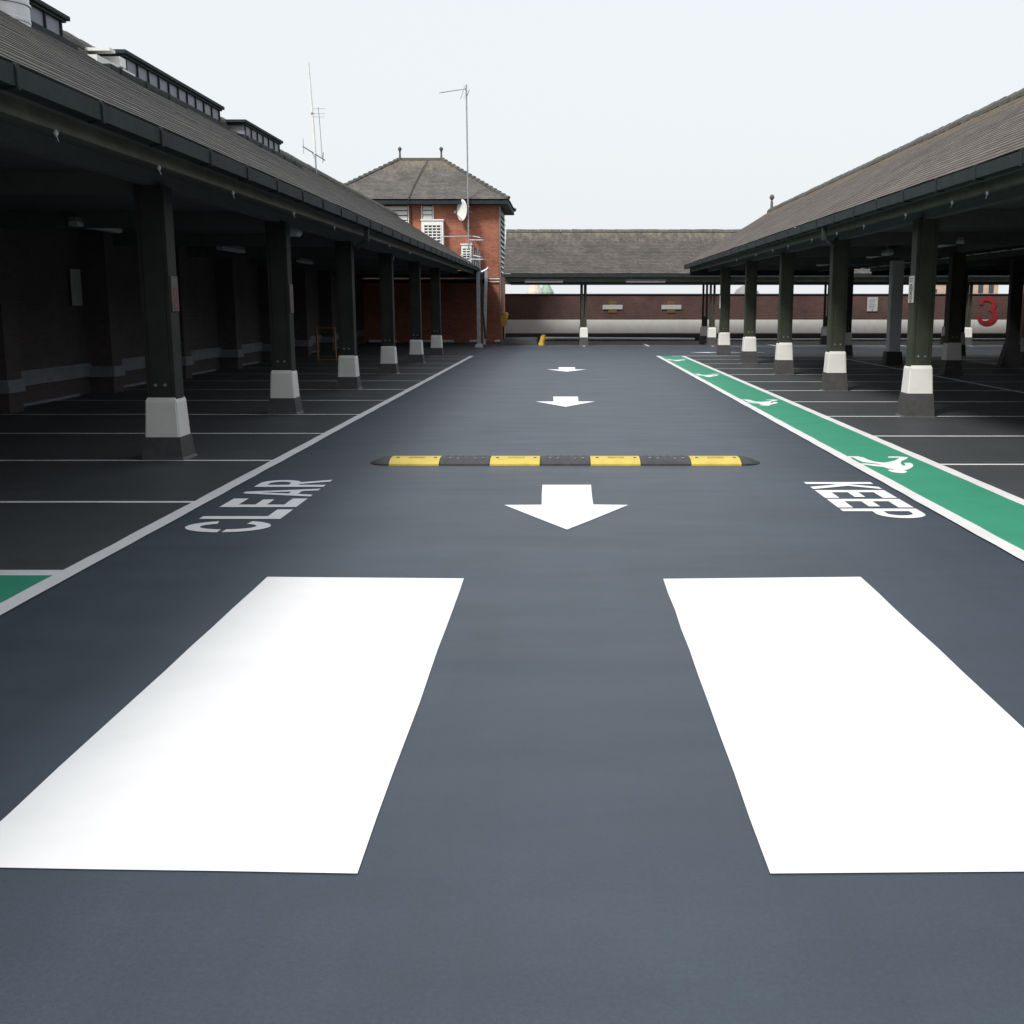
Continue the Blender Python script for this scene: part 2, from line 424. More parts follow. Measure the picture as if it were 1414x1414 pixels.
word('painted_word', 'CLEAR', 'word CLEAR painted in white letters beside the lane edge line', (-2.17, 7.93), (0, 1), (-1, 0), .62, .515)

MAN = [(-0.26, 0.52), (-0.13, 0.52), (-0.09, 0.42), (-0.09, 0.28), (-0.06, 0.11), (0.01, 0.03), (0.06, 0.06), (0.17, 0.18), (0.25, 0.33), (0.28, 0.4), (0.17, 0.41), (0.19, 0.5), (0.29, 0.51), (0.39, 0.45), (0.33, 0.3), (0.23, 0.14), (0.18, 0.0), (0.15, -0.14), (0.16, -0.21), (0.2, -0.09), (0.21, 0.0), (0.28, 0.02), (0.28, -0.08), (0.24, -0.23), (0.18, -0.36), (0.1, -0.49), (0.06, -0.5), (0.07, -0.59), (0.04, -0.67), (0.0, -0.72), (-0.05, -0.7), (-0.09, -0.65), (-0.1, -0.53), (-0.07, -0.47), (-0.03, -0.49), (-0.02, -0.47), (-0.07, -0.38), (-0.08, -0.29), (-0.15, -0.23), (-0.21, -0.14), (-0.27, -0.11), (-0.25, -0.04), (-0.19, -0.04), (-0.11, -0.09), (-0.05, -0.15), (-0.08, -0.06), (-0.19, 0.07), (-0.2, 0.23), (-0.2, 0.42), (-0.28, 0.45)]
for i, lab in enumerate(('nearest white walking figure on the green walkway beside the word KEEP', 'second white walking figure on the green walkway, just beyond the speed hump',
                         'third white walking figure on the green walkway, small and far', 'farthest white walking figure at the end of the green walkway')):
    o = sheet(MAN, .0112).build('walking_figure', 'white', loc=(3.26, 11.5 + 7.45 * i, 0))
    tag(o, lab, 'road marking', 'walking figures painted on the green walkway')

# ------------------------------------------------------------------ speed hump
hump = thing('speed_hump', 'yellow and black modular speed hump bolted across the lane', 'speed hump', (0, 11.38, 0))
PR = [(0, 0), (.0, .018), (.06, .042), (.13, .057), (.23, .062), (.33, .057), (.41, .042), (.48, .018), (.48, 0)]
def module(x0, x1, sc0=1, sc1=1, shift=0):
    mb = MB(); rings = []
    n = 6 if sc0 != sc1 else 2
    for k in range(n + 1):
        t = k / n; x = x0 + (x1 - x0) * t
        if sc0 != sc1:
            q = t if sc1 < sc0 else 1 - t
            sc = max(.12, math.sqrt(max(0, 1 - q * q))); hz = max(.15, 1 - q ** 2.2)
        else: sc = hz = 1
        rings.append([mb.bm.verts.new((x, .22 + (y - .22) * sc, z * hz)) for y, z in PR])
    for A, B in zip(rings, rings[1:]):
        for k in range(len(PR) - 1): mb.bm.faces.new((A[k], A[k + 1], B[k + 1], B[k]))
    mb.bm.faces.new(rings[0]); mb.bm.faces.new(rings[-1][::-1])
    return mb
def bolt(x, y, z, par, mat='rubber'):
    b = MB(); b.lathe([(.017, z - .01), (.017, z + .003), (.008, z + .004)], x, y, 10); b.build('bolt', mat, par)
ML = .513
for k in range(7):
    x0 = -1.80 + ML * k + .003; x1 = x0 + ML - .006
    if k % 2 == 0:
        p = module(x0, x1).build('yellow_module', 'yellow', hump)
        ins = MB(); ins.box(x0 + .18, x1 - .16, .14, .21, .052, .0645, .002); ins.build('insert', 'ochre', p)
        bolt(x0 + .07, .17, .0605, p); bolt(x1 - .05, .17, .0605, p)
    else:
        mo = module(x0, x1)
        for a in range(6):
            for b_ in range(3): mo.box(x0 + .05 + a * .075, x0 + .085 + a * .075, .10 + b_ * .09, .14 + b_ * .09, .036 if b_ == 0 else .046, .0545 if b_ == 0 else .0635, .003)
        p = mo.build('black_module', 'rubber', hump)
        bolt(x0 + .10, .15, .061, p, 'steel'); bolt(x0 + .18, .13, .059, p, 'steel'); bolt(x1 - .07, .15, .061, p, 'steel'); bolt(x1 - .15, .13, .059, p, 'steel')
module(-1.80, -2.02, 1, 0).build('end_cap', 'rubber', hump); module(1.791, 2.01, 1, 0).build('end_cap', 'rubber', hump)

# ------------------------------------------------------------------ posts with painted bases
def loft_base(z0, z1, mode):
    mb = MB()
    def q(h, z): return (-h, h, -h, h, z)
    if mode == 'plinth':
        mb.loft([(-.245, .235, -.225, .225, 0), (-.215, .21, -.21, .21, .03), (-.19, .187, -.187, .187, z1)])
    else:
        mb.loft([q(.181, z0), q(.163, z1 - .05), q(.158, z1 - .035), q(.142, z1)])
        bmesh.ops.bevel(mb.bm, geom=[e for e in mb.bm.edges if abs(e.verts[0].co.z - e.verts[1].co.z) > .05], offset=.014, segments=2, affect='EDGES')
    return mb
def make_post(label, loc, z_mid, z_top, group, tone='timber'):
    t = thing('canopy_post', label, 'post', loc, group)
    loft_base(0, z_mid, 'plinth').build('dark_plinth', 'plinth', t)
    loft_base(z_mid - .002, z_top, 'cap').build('white_base', 'cap', t)
    s = MB(); s.box(-.10, .10, -.135, .135, z_top - .08, 2.80)          # core between two cheek planks
    s.box(-.150, -.102, -.125, .125, z_top - .06, 2.80, .004); s.box(.102, .150, -.125, .125, z_top - .06, 2.80, .004)
    s.build('shaft', tone, t)
    for dx in (-.05, .05):
        b = MB(); b.tube([(dx, -.13, z_top + .13), (dx, -.148, z_top + .13)], .016, 8); b.build('bolt', 'steel', t)
    return t
ordn = ['nearest', 'second', 'third', 'fourth', 'fifth', 'sixth']
GL = 'white based posts along the left parking canopy'; GR = 'white based posts along the right parking canopy'
pl = None
for k in range(-3, 6):
    y = 11.95 + 5.08 * k
    if k < 0: lab = 'post beside the left canopy bays, behind or beside the camera'
    else: lab = '%s dark post with white painted base in the row under the left canopy edge' % ordn[k]
    if pl is None: pl = make_post(lab, (-4.22, y, 0), .245, .655, GL, 'darktimber')
    else: dup(pl, (-4.22, y, 0), lab)
pr = None
for k in range(-3, 5):
    y = 16.55 + 5.11 * k
    if k < 0: lab = 'post beside the right canopy bays, behind or beside the camera'
    else: lab = '%s green post with white painted base in the row along the green walkway' % ordn[k]
    if pr is None: pr = make_post(lab, (5.13, y, 0), .35, .75, GR)
    else: dup(pr, (5.13, y, 0), lab)
GI = 'white based posts deep under the right canopy'
for k in range(-2, 5):
    if k == 3: continue
    y = 16.5 + 5.11 * k
    lab = {0: 'inner row post opposite the nearest walkway post', 1: 'shaded inner post at the right edge of the picture with grey looking base',
           2: 'shaded inner post just right of the nearest walkway post', 4: 'farthest inner post of the right canopy'}.get(k, 'inner row post behind the camera')
    dup(pr, (9.05, y, 0), lab, group=GI)
for y, lab in ((31.4, 'post of the far right canopy at the right picture edge, bluish white base'), (37.1, 'post of the far right canopy with bluish white base left of the red number')):
    dup(pr, (12.75, y, 0), lab, group='posts of the farthest right canopy')
dup(pr, (12.75, 26.3, 0), 'post of the far right canopy standing nearest to the camera', group='posts of the farthest right canopy')

# grey steel post and black steel stanchion among the right rows
t = thing('steel_post', 'square grey steel post with black painted foot under the right canopy', 'post', (8.98, 31.3, 0))
b = MB(); b.box(-.16, .16, -.15, .15, .36, 2.8, .012); b.build('shaft', 'lens', t)
b = MB(); b.loft([(-.24, .24, -.2, .2, 0), (-.20, .20, -.18, .18, .36)]); b.build('foot', 'black', t)
t = thing('steel_post', 'black post with splayed foot near the right picture edge', 'post', (11.85, 30.3, 0))
b = MB(); b.box(-.15, .15, -.1, .1, .5, 2.8); b.build('shaft', 'black', t)
b = MB(); b.loft([(-.32, .2, -.16, .16, 0), (-.17, .17, -.13, .13, .6)]); b.build('foot', 'black', t)

# ------------------------------------------------------------------ canopies
def gutter(par, x, y0, y1, zt, sgn, mat='gutter', joint=1.25, off=.4):
    """box gutter along Y, open on top; sgn = side of the lane it hangs towards"""
    g = MB()
    a, b = sorted((x, x - sgn * .012)); g.box(a, b, y0, y1, zt - .125, zt)
    a, b = sorted((x - sgn * .012, x - sgn * .12)); g.box(a, b, y0, y1, zt - .125, zt - .112)
    a, b = sorted((x - sgn * .12, x - sgn * .132)); g.box(a, b, y0, y1, zt - .125, zt)
    go = g.build('gutter', mat, par)
    y = y0 + off
    first = None
    while y < y1:
        if first is None:
            br = MB(); a, b = sorted((x + sgn * .003, x + sgn * .014))
            br.box(a, b, -.02, .02, zt - .135, zt + .006); a, b = sorted((x + sgn * .014, x - sgn * .10)); br.box(a, b, -.018, .018, zt - .142, zt - .128)
            a, b = sorted((x - sgn * .02, x + sgn * .014)); br.box(a, b, -.012, .012, zt + .004, zt + .014)
            first = br.build('bracket', mat, go, loc=(0, y, 0))
        else:
            c = first.copy(); C.objects.link(c); c.parent = go; c.location = (0, y + random.uniform(-.03, .03), 0)
        y += joint
    return go
def canopy(label, xg, xr, xf, y0, y1, zr, sgn, tmat, ybeam, lights=(), hooks=(), outlet=None, back_gutter=True):
    """pitched canopy roof along Y: lane gutter x xg, ridge xr, far eave xf"""
    t = thing('canopy_roof', label, 'roof', (0, 0, 0))
    zt = 3.02
    n = int(round(math.hypot(xr - xg, zr - zt) / GAUGE))
    xe = xg + (-sgn) * .03; ze = zt + .02
    s = MB(); s.slope((xe, y0, ze), (xe, y1, ze), (xr, y1, zr), (xr, y0, zr), n, seg=int((y1 - y0) / .9), waver=.004); s.build('tile_slope', tmat, t)
    s = MB(); s.slope((xf, y0, ze), (xf, y1, ze), (xr, y1, zr), (xr, y0, zr), n, seg=8, waver=.003); s.build('tile_slope', tmat, t)
    r = MB(); y = y0
    while y < y1 - .01:                      # overlapping half round ridge tiles
        ye = min(y + .45, y1); dz = random.uniform(-.006, .006)
        pts0 = [(xr + .13 * math.cos(R(a)), zr - .035 + dz + .12 * math.sin(R(a))) for a in range(-15, 196, 30)]
        A = [r.bm.verts.new((px, y, pz + .012)) for px, pz in pts0]; B = [r.bm.verts.new((px, ye, pz)) for px, pz in pts0]
        for k in range(len(A) - 1): r.bm.faces.new((A[k], A[k + 1], B[k + 1], B[k]))
        r.bm.faces.new(A); r.bm.faces.new(B[::-1])
        y += .45
    r.build('ridge_tiles', 'ridge', t)
    gutter(t, xg, y0, y1, zt, sgn)
    if back_gutter: gutter(t, xf + -sgn * .1, y0, y1, zt, -sgn)
    # eaves beam under the gutter, stepped
    b = MB(); xb = xg - sgn * .22
    a, c = sorted((xb, xb - sgn * .09)); b.box(a, c, y0, y1 - .05, 2.79, 2.93, .004)
    bm_ = b.build('eaves_beam', 'beam', t)
    b = MB(); a, c = sorted((xg - sgn * .135, xb)); b.box(a, c, y0, y1 - .02, 2.905, 2.935); b.build('fascia_board', 'soffit', t)
    hk = None
    for y in hooks:
        if hk is None:
            h = MB(); h.lathe([(.004, -.012), (.014, .0), (.018, .012), (.012, .026), (.006, .034)], xb + sgn * .02, 0, 10); h.tube([(xb + sgn * .02, 0, 0), (xb + sgn * .03, .01, -.045)], .0025, 6)
            hk = h.build('insulator_knob', 'lens', bm_, loc=(0, y, 2.755))
        else:
            c = hk.copy(); C.objects.link(c); c.parent = bm_; c.location = (0, y, 2.755)
    # post-line beam, boarded soffit
    b = MB(); b.box(ybeam - .07, ybeam + .07, y0 + .1, y1 - .1, 2.80, 2.935); b.build('post_line_beam', 'soffit', t)
    b = MB(); a, c = sorted((xb - sgn * .09, xf)); x = a
    while x < c:
        b.box(x, min(x + .295, c), y0 + .02, y1 - .02, 2.94, 2.955); x += .30
    b.build('soffit_boards', 'soffit', t)
    b = MB()
    for yy in (y0 + .03, y1 - .03):
        b.prism([(min(xg, xf) + .05, 2.956), (max(xg, xf) - .05, 2.956), (xr, zr - .03)], .04, lambda p, q, c_: (p, yy + c_ - .02, q))
    b.build('gable_board', 'soffit', t)
    if outlet is not None:
        o = MB(); xo = xg - sgn * .06; o.box(xo - .04, xo + .04, outlet - .04, outlet + .04, 2.66, 2.9, .006); o.tube([(xo, outlet, 2.68), (xo - sgn * .18, outlet, 2.56)], .035, 10)
        o.build('rainwater_outlet', 'gutter', t)
    return t
L = canopy('long tiled canopy roof with roof lanterns over the left parking bays', -3.30, -6.5, -9.7, -7, 44.5, 5.0, 1, 'tilesL', -4.22,
           hooks=(6.2, 8.1, 10.1, 12.3, 15.0, 17.6, 20.2, 23.0, 26), outlet=19.6)
Rr = canopy('long tiled canopy roof over the right parking bays beside the green walkway', 4.24, 7.28, 10.32, -7, 41.4, 4.90, -1, 'tilesR', 5.13,
            hooks=(12.3, 13.4, 15.2, 17.3, 19.0, 20.9, 23.1, 24.8, 27, 30), outlet=19.3)
F3 = canopy('farthest right canopy roof seen beyond the right parking bays', 10.62, 15.5, 20.4, -7, 41.2, 5.6, -1, 'tilesB', 12.75, back_gutter=False)
# cross beams from post to post
for root, xs, ys in ((L, (-8.75, -4.3), [11.95 + 5.08 * k for k in range(-3, 7)]), (Rr, (5.2, 9.05), [16.55 + 5.11 * k for k in range(-3, 5)]), (F3, (10.9, 20.3), [16 + 5.11 * k for k in range(-4, 5)])):
    for y in ys:
        b = MB(); b.box(xs[0], xs[1], y - .07, y + .07, 2.72, 2.937); b.build('cross_beam', 'soffit', root)
b = MB(); b.box(9.0, 9.13, -6.8, 41.2, 2.80, 2.936); b.build('post_line_beam', 'soffit', Rr)
for root, xs, y in ((Rr, (4.45, 10.2), 41.3), (F3, (10.9, 20.3), 41.1)):
    b = MB(); b.box(xs[0], xs[1], y - .06, y + .06, 2.66, 2.937); b.build('end_beam', 'gutter', root)
# ridge finial of the right roof
b = MB(); b.lathe([(.07, 4.93), (.05, 5.0), (.045, 5.2), (.03, 5.26), (.075, 5.31), (.09, 5.37), (.06, 5.43), (.01, 5.46)], 7.28, 41.2, 12); b.build('finial', 'ridge', Rr, smooth=False)
# roof lanterns along the left ridge
def lantern(y0, y1, low=None, trim=True):
    z1 = 4.985
    b = MB(); b.box(-6.93, -6.07, y0, y1, 4.66, z1)
    ln = b.build('roof_lantern', 'zinc', L)
    r = MB(); r.box(-7.0, -6.0, y0 - .12, y1 + .14, z1 + .002, z1 + .055, .006); r.box(-6.96, -6.03, y0 - .06, y1 + .08, z1 - .03, z1 + .0); r.build('flat_roof', 'gutter', ln)
    nb = int((y1 - y0) / .42)
    rb = MB()
    for k in range(nb + 1):
        y = y0 + (y1 - y0 - .03) * k / nb; rb.box(-6.068, -6.045, y, y + .03, 4.70, z1 - .031)
    rb.build('panel_ribs', 'gutter', ln)
    f = MB(); f.box(-6.06, -5.9, y0 - .05, y1 + .05, 4.60, 4.70); f.build('lead_flashing', 'gutter', ln)
    if low:
        g = MB(); g.box(-5.86, -5.72, low[0], low[1], 4.52, 4.60, .01)
        y = low[0] + .3
        while y < low[1]: g.box(-5.875, -5.705, y, y + .04, 4.505, 4.612); y += .9
        g.build('valley_gutter', 'gutter', ln)
        if not trim: return ln
        w_ = MB(); w_.box(-6.5, -6.0, y0 - .34, y0 - .14, 4.78, 4.90); w_.box(-6.7, -6.05, y0 - .55, y0 - .36, 4.93, 4.97); w_.box(-6.1, -5.88, low[0] - .03, y0 - .14, 4.62, 4.70); w_.build('white_trim', 'whitemetal', ln)
    return ln
lantern(9.6, 14.4); lantern(16.4, 20.7, (15.0, 17.9)); lantern(22.3, 24.9, (20.9, 25.5), False)
b = MB()
for z in (4.72, 4.95, 5.18): b.lathe([(.272, z), (.285, z + .008), (.285, z + .03), (.272, z + .038)], -5.98, 12.75, 28)
b.lathe([(.27, 4.0), (.27, 4.55), (.275, 4.56), (.275, 4.59), (.27, 4.60), (.27, 5.0), (.278, 5.01), (.278, 5.05), (.27, 5.06), (.27, 6.0)], -5.98, 12.75, 28)
o = b.build('flue_pipe', 'flue', L, smooth=False)

# ------------------------------------------------------------------ back colonnade roof
t = thing('canopy_roof', 'tiled canopy roof across the far end between the tower and the right canopy', 'roof')
s = MB(); s.slope((-2.44, 45.25, 2.84), (21.2, 45.25, 2.84), (21.2, 48.2, 4.62), (-2.46, 48.2, 4.62), 29, seg=30, waver=.006); s.build('tile_slope', 'tilesB', t)
s = MB(); s.slope((-2.44, 51.2, 2.84), (21.2, 51.2, 2.84), (21.2, 48.2, 4.62), (-2.46, 48.2, 4.62), 29, seg=6, waver=.003); s.build('tile_slope', 'tilesB', t)
r = MB(); x = -2.46
while x < 21.1:
    r.tube([(x, 48.2, 4.60 + random.uniform(-.012, .012)), (x + .44, 48.2, 4.60 + random.uniform(-.012, .012))], .115, 8); x += .45
r.build('ridge_tiles', 'ridge', t)
g = MB(); g.box(-2.44, 21.2, 45.08, 45.2, 2.70, 2.82); g.build('gutter', 'gutter', t)
g = MB(); g.box(-2.44, 21.2, 45.3, 45.42, 2.52, 2.68); g.build('eaves_beam', 'beam', t)
g = MB(); g.box(-2.44, 21.2, 45.6, 45.78, 2.43, 2.60); g.box(-2.44, 21.2, 51.0, 51.15, 2.50, 2.84); g.box(-2.44, 21.2, 48.25, 48.4, 2.47, 2.69); g.build('rear_beam', 'soffit', t)
g = MB(); g.box(-2.44, 21.2, 45.43, 51.3, 2.70, 2.72); g.build('soffit_boards', 'soffit', t)
GC = 'twin timber posts under the far canopy'
tp = None
for row, y in ((0, 45.95), (1, 48.4)):
    for k, x in enumerate((.73, 5.87, 11.0, 16.12)):
        place = ['nearest the tower', 'off the walkway end', 'between walkway posts', 'left of the red number'][k]
        lab = ('front row twin post of the far canopy ' if row == 0 else 'rear row twin post of the far canopy ') + place
        if tp is None:
            tp = thing('twin_post', lab, 'post', (x, y, 0), GC)
            b = MB(); b.loft([(-.19, .19, -.19, .19, 0), (-.165, .165, -.165, .165, .35)]); b.build('dark_plinth', 'plinth', tp)
            b = MB(); b.loft([(-.162, .162, -.162, .162, .348), (-.15, .15, -.15, .15, .70), (-.11, .11, -.11, .11, .74)]); b.build('white_base', 'cap', tp)
            for dx in (-.075, .075):
                b = MB(); b.box(dx - .04, dx + .04, -.06, .06, .7, 2.68); b.build('upright', 'timber', tp)
            b = MB(); b.box(-.034, .034, -.045, .045, .74, 1.15); b.build('packing_block', 'timber', tp)
        else: dup(tp, (x, y, 0), lab)

# ------------------------------------------------------------------ walls
t = thing('boundary_wall', 'long red brick parapet wall with white band behind the far canopy', 'wall')
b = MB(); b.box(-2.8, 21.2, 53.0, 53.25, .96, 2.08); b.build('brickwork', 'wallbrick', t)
b = MB(); b.box(-2.8, 21.2, 52.985, 53.25, .34, .96); b.build('white_band', 'whitewall', t)
b = MB(); b.box(-2.8, 21.2, 52.97, 53.25, 0, .34); b.build('black_base', 'black', t)
b = MB(); b.box(-2.8, 21.2, 52.95, 53.3, 2.08, 2.14, .01); b.build('coping', 'black', t)
b = MB(); b.tube([(-1.0, 52.3, .13), (5.9, 52.3, .085)], .06, 8); b.tube([(6.6, 52.3, .07), (20.6, 52.3, .09)], .04, 8)
o = b.build('guard_rail', 'whitemetal'); tag(o, 'low white painted rail along the foot of the far wall', 'rail')
b = MB()
for k in range(10):
    y = 17.0 + 4.0 * k - 3.6
    b.box(-8.80, -8.70, y, y + 2.9, .004, .05)
tag(b.build('wall_kerb', 'skirt'), 'thin pale kerb strips along the foot of the dark left wall', 'kerb')
t = thing('side_wall', 'dark brick wall at the back of the left parking bays', 'wall')
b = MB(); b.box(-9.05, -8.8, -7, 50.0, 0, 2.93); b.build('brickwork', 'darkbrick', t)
y = -6.5; k = 0
b = MB(); b.box(-8.8, -8.76, -7, 49.9, .32, .56); b.box(-8.76, -8.73, -7, 49.9, .50, .535); b.build('painted_skirting', 'skirt', t)
for k in range(13):
    y = 1.2 + 4.0 * k
    if y > 49: break
    b = MB(); b.box(-8.8, -8.35, y - .22, y + .22, 0, 2.93); p = b.build('pier', 'darkbrick', t)
    b = MB(); b.box(-8.8, -8.31, y - .26, y + .26, .30, .50, .01); b.build('pier_band', 'skirt', p)
t = thing('side_wall', 'brick wall closing the deck on the far right', 'wall')
b = MB(); b.box(20.6, 20.85, -7, 52.95, 0, 2.9); b.build('brickwork', 'wallbrick', t)

# things on the walls
GP = 'name plates with orange panel on the far wall'
def plate(x, lab):
    p = thing('wall_sign', lab, 'sign', (x, 52.98, 1.53), GP)
    b = MB(); b.box(-.46, .46, -.035, -.012, -.10, .10, .004); b.build('name_plate', 'signgrey', p)
    b = MB(); b.box(-.19, .19, -.011, -.0, -.26, .26); b.build('backing_panel', 'orange', p)
    b = MB(); b.box(-.13, .13, -.018, -.012, -.22, -.13); b.box(-.16, .16, -.018, -.012, .17, .2); b.build('panel_frame', 'orange', p)
    return p
plate(2.17, 'grey name plate on orange panel, the one nearer the tower'); plate(4.88, 'grey name plate on orange panel, the one nearer the green walkway')
p = thing('notice_board', 'pale rectangular notice on the far wall left of the grey steel post', 'sign', (14.15, 52.98, 1.66))
b = MB(); b.box(-.24, .24, -.03, 0, -.32, .32, .004); b.build('board', 'signgrey', p)
b = MB()
for k in range(6): b.box(-.17 + .02 * (k % 2), .16 - .03 * (k % 3), -.036, -.031, .2 - k * .075, .215 - k * .075)
b.box(-.03, .03, -.036, -.031, -.28, -.22); b.build('faint_text_lines', 'ink', p)
# red number 3 painted over brick and band, built from a thick stroke
mb = MB()
def stroke(pts, ws, y):
    pts = [Vector((a, 0, b_)) for a, b_ in pts]; top = []; bot = []
    for i, p_ in enumerate(pts):
        d = (pts[min(i + 1, len(pts) - 1)] - pts[max(0, i - 1)]).normalized(); n = Vector((-d.z, 0, d.x))
        top.append(p_ + n * ws[i] / 2); bot.append(p_ - n * ws[i] / 2)
    for i in range(len(pts) - 1):
        mb.face([(q.x, y, q.z) for q in (bot[i], bot[i + 1], top[i + 1], top[i])])
P3 = arc(0, .28, .33, .27, 160, -70, 22); P4 = arc(0, -.24, .40, .32, 80, -170, 24)
stroke(P3, [.09 + .16 * math.sin(math.pi * k / 22) for k in range(23)], 0)
stroke(P4, [.09 + .19 * math.sin(math.pi * k / 24) for k in range(25)], -.001)
for cx_, cz_ in ((-.29, .37), (-.37, -.28)):
    mb.face([(cx_ + .10 * math.cos(R(a)), -.002, cz_ + .10 * math.sin(R(a))) for a in range(0, 360, 24)])
for f in mb.bm.faces: mb.fixed.add(f)
o = mb.build('painted_number', 'red', loc=(19.45, 52.96, 1.36)); tag(o, 'large red number 3 painted on the far wall', 'painted number')

def hang_sign(name, x, y, z, w_, h, lab, face, red=True, mat='whitemetal'):
    """small upright plate fixed on a post face looking along -X (face=-1) or +X (face=1)"""
    p = thing(name, lab, 'sign', (x, y, z))
    b = MB(); a, c = sorted((0, face * .012)); b.box(a, c, -w_ / 2, w_ / 2, -h / 2, h / 2, .002); b.build('plate', mat, p)
    if red:
        xx = face * .0135
        for zc in (h * .02, -h * .31):
            r = MB(); n = 24
            for k in range(n):
                a0, a1 = 2 * math.pi * k / n, 2 * math.pi * (k + 1) / n
                r.face([(xx, q * math.cos(a_), zc + q * math.sin(a_)) for q, a_ in ((w_ * .20, a0), (w_ * .20, a1), (w_ * .29, a1), (w_ * .29, a0))])
            r.build('red_ring', 'red', p)
            r = MB(); r.face([(xx, w_ * .09 * math.cos(2 * math.pi * k / 10), zc + w_ * .12 * math.sin(2 * math.pi * k / 10)) for k in range(10)]); r.build('symbol', 'ink', p)
        r = MB()
        for k in range(2): r.face([(xx, -w_ * .3, h * (.38 - .09 * k)), (xx, w_ * .3, h * (.38 - .09 * k)), (xx, w_ * .3, h * (.41 - .09 * k)), (xx, -w_ * .3, h * (.41 - .09 * k))])
        r.build('faint_text_lines', 'ink', p)
    return p
hang_sign('post_sign', 4.977, 16.55, 1.83, .235, .38, 'white sign with red rings on the nearest walkway post', -1)
hang_sign('post_sign', 4.977, 36.99, 1.72, .2, .4, 'thin white sign on the farthest walkway post', -1, red=False)
hang_sign('post_sign', -4.067, 11.95, 1.72, .2, .36, 'dim reddish sign on the nearest left canopy post', 1, red=True, mat='signdim')
hang_sign('wall_notice', -8.76, 20.6, 1.92, .42, .64, 'dim grey notice on the wall behind the left bays', 1, red=False, mat='signgrey')
hang_sign('post_sign', -4.067, 17.03, 1.7, .2, .42, 'dim reddish sign on the second left canopy post', 1, red=True, mat='signdim')

# ------------------------------------------------------------------ brick tower
t = thing('brick_tower', 'red brick stair tower with hipped tiled roof at the end of the left canopy', 'building')
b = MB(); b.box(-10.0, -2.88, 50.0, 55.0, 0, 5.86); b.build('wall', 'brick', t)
b = MB(); b.box(-10.45, -2.45, 49.45, 55.6, 5.84, 6.02); b.build('eaves_fascia', 'gutter', t)
E = dict(x0=-10.5, x1=-2.40, y0=49.4, y1=55.65, z=6.04); rx0, rx1, ry, rz = -7.45, -5.50, 52.5, 8.0
rf = MB(); rf.slope((E['x0'], E['y0'], E['z']), (E['x1'], E['y0'], E['z']), (rx1, ry, rz), (rx0, ry, rz), 30, seg=16, waver=.005)
rf.slope((E['x1'], E['y0'], E['z']), (E['x1'], E['y1'], E['z']), (rx1, ry + .001, rz), (rx1, ry, rz), 30, seg=10, waver=.005)
rf.slope((E['x1'], E['y1'], E['z']), (E['x0'], E['y1'], E['z']), (rx0, ry, rz), (rx1, ry, rz), 30, seg=8, waver=.005)
rf.slope((E['x0'], E['y1'], E['z']), (E['x0'], E['y0'], E['z']), (rx0, ry, rz), (rx0, ry + .001, rz), 30, seg=8, waver=.005)
ro = rf.build('roof', 'tilesT', t)
h = MB()
for a, c in (((E['x0'], E['y0'], E['z']), (rx0, ry, rz)), ((E['x1'], E['y0'], E['z']), (rx1, ry, rz)), ((E['x1'], E['y1'], E['z']), (rx1, ry, rz)), ((E['x0'], E['y1'], E['z']), (rx0, ry, rz))):
    a, c = Vector(a), Vector(c); n = 16
    for k in range(n):                       # bonnet hip tiles, each lapping the one below
        p, q = a.lerp(c, k / n), a.lerp(c, (k + 1.1) / n)
        h.tube([p + Vector((0, 0, .045)), q + Vector((0, 0, .01))], .085, 7, .065)
h.build('hip_tiles', 'ridge', ro)
h = MB(); h.box(rx0 - .1, rx1 + .1, ry - .06, ry + .06, rz - .02, rz + .09); h.build('ridge_capping', 'ridge', ro)
for x in (rx0 + .05, rx1 - .05):
    h = MB(); h.lathe([(.06, rz + .05), (.045, rz + .15), (.04, rz + .36), (.06, rz + .37), (.04, rz + .39), (.085, rz + .44), (.09, rz + .49), (.05, rz + .55), (.01, rz + .57)], x, ry, 12); h.build('finial', 'ridge', ro)
c = MB(); c.tube([(-6.15, 52.3, 7.98), (-6.32, 51.4, 7.40), (-6.5, 50.4, 6.74), (-6.62, 49.42, 6.12)], .02, 6); c.tube([(-6.62, 49.40, 6.12), (-6.62, 49.42, 5.9), (-6.62, 49.96, 5.82), (-6.6, 49.96, 3.0)], .02, 6); c.build('cable', 'dark', t)
def louvre(x0, x1, z0, z1, n):
    f = MB(); f.box(x0, x1, 49.96, 49.995, z0, z1); w0 = f.build('louvred_window', 'dark', t)
    s_ = MB(); ph = (z1 - z0) / n
    for k in range(n):
        zc = z0 + ph * (k + .5); m = Matrix.Translation(((x0 + x1) / 2, 49.94, zc)) @ Matrix.Rotation(R(-16), 4, 'X')
        s_.box(-(x1 - x0) / 2 + .03, (x1 - x0) / 2 - .03, -.012, .012, -ph * .40, ph * .40, mat=m)
    s_.build('slats', 'whitemetal', w0)
    s_ = MB(); s_.box(x0 - .04, x0, 49.9, 50.0, z0, z1); s_.box(x1, x1 + .04, 49.9, 50.0, z0, z1); s_.build('frame', 'whitemetal', w0)
louvre(-8.6, -6.76, 4.0, 5.8, 9); louvre(-6.14, -5.70, 5.24, 5.8, 3)
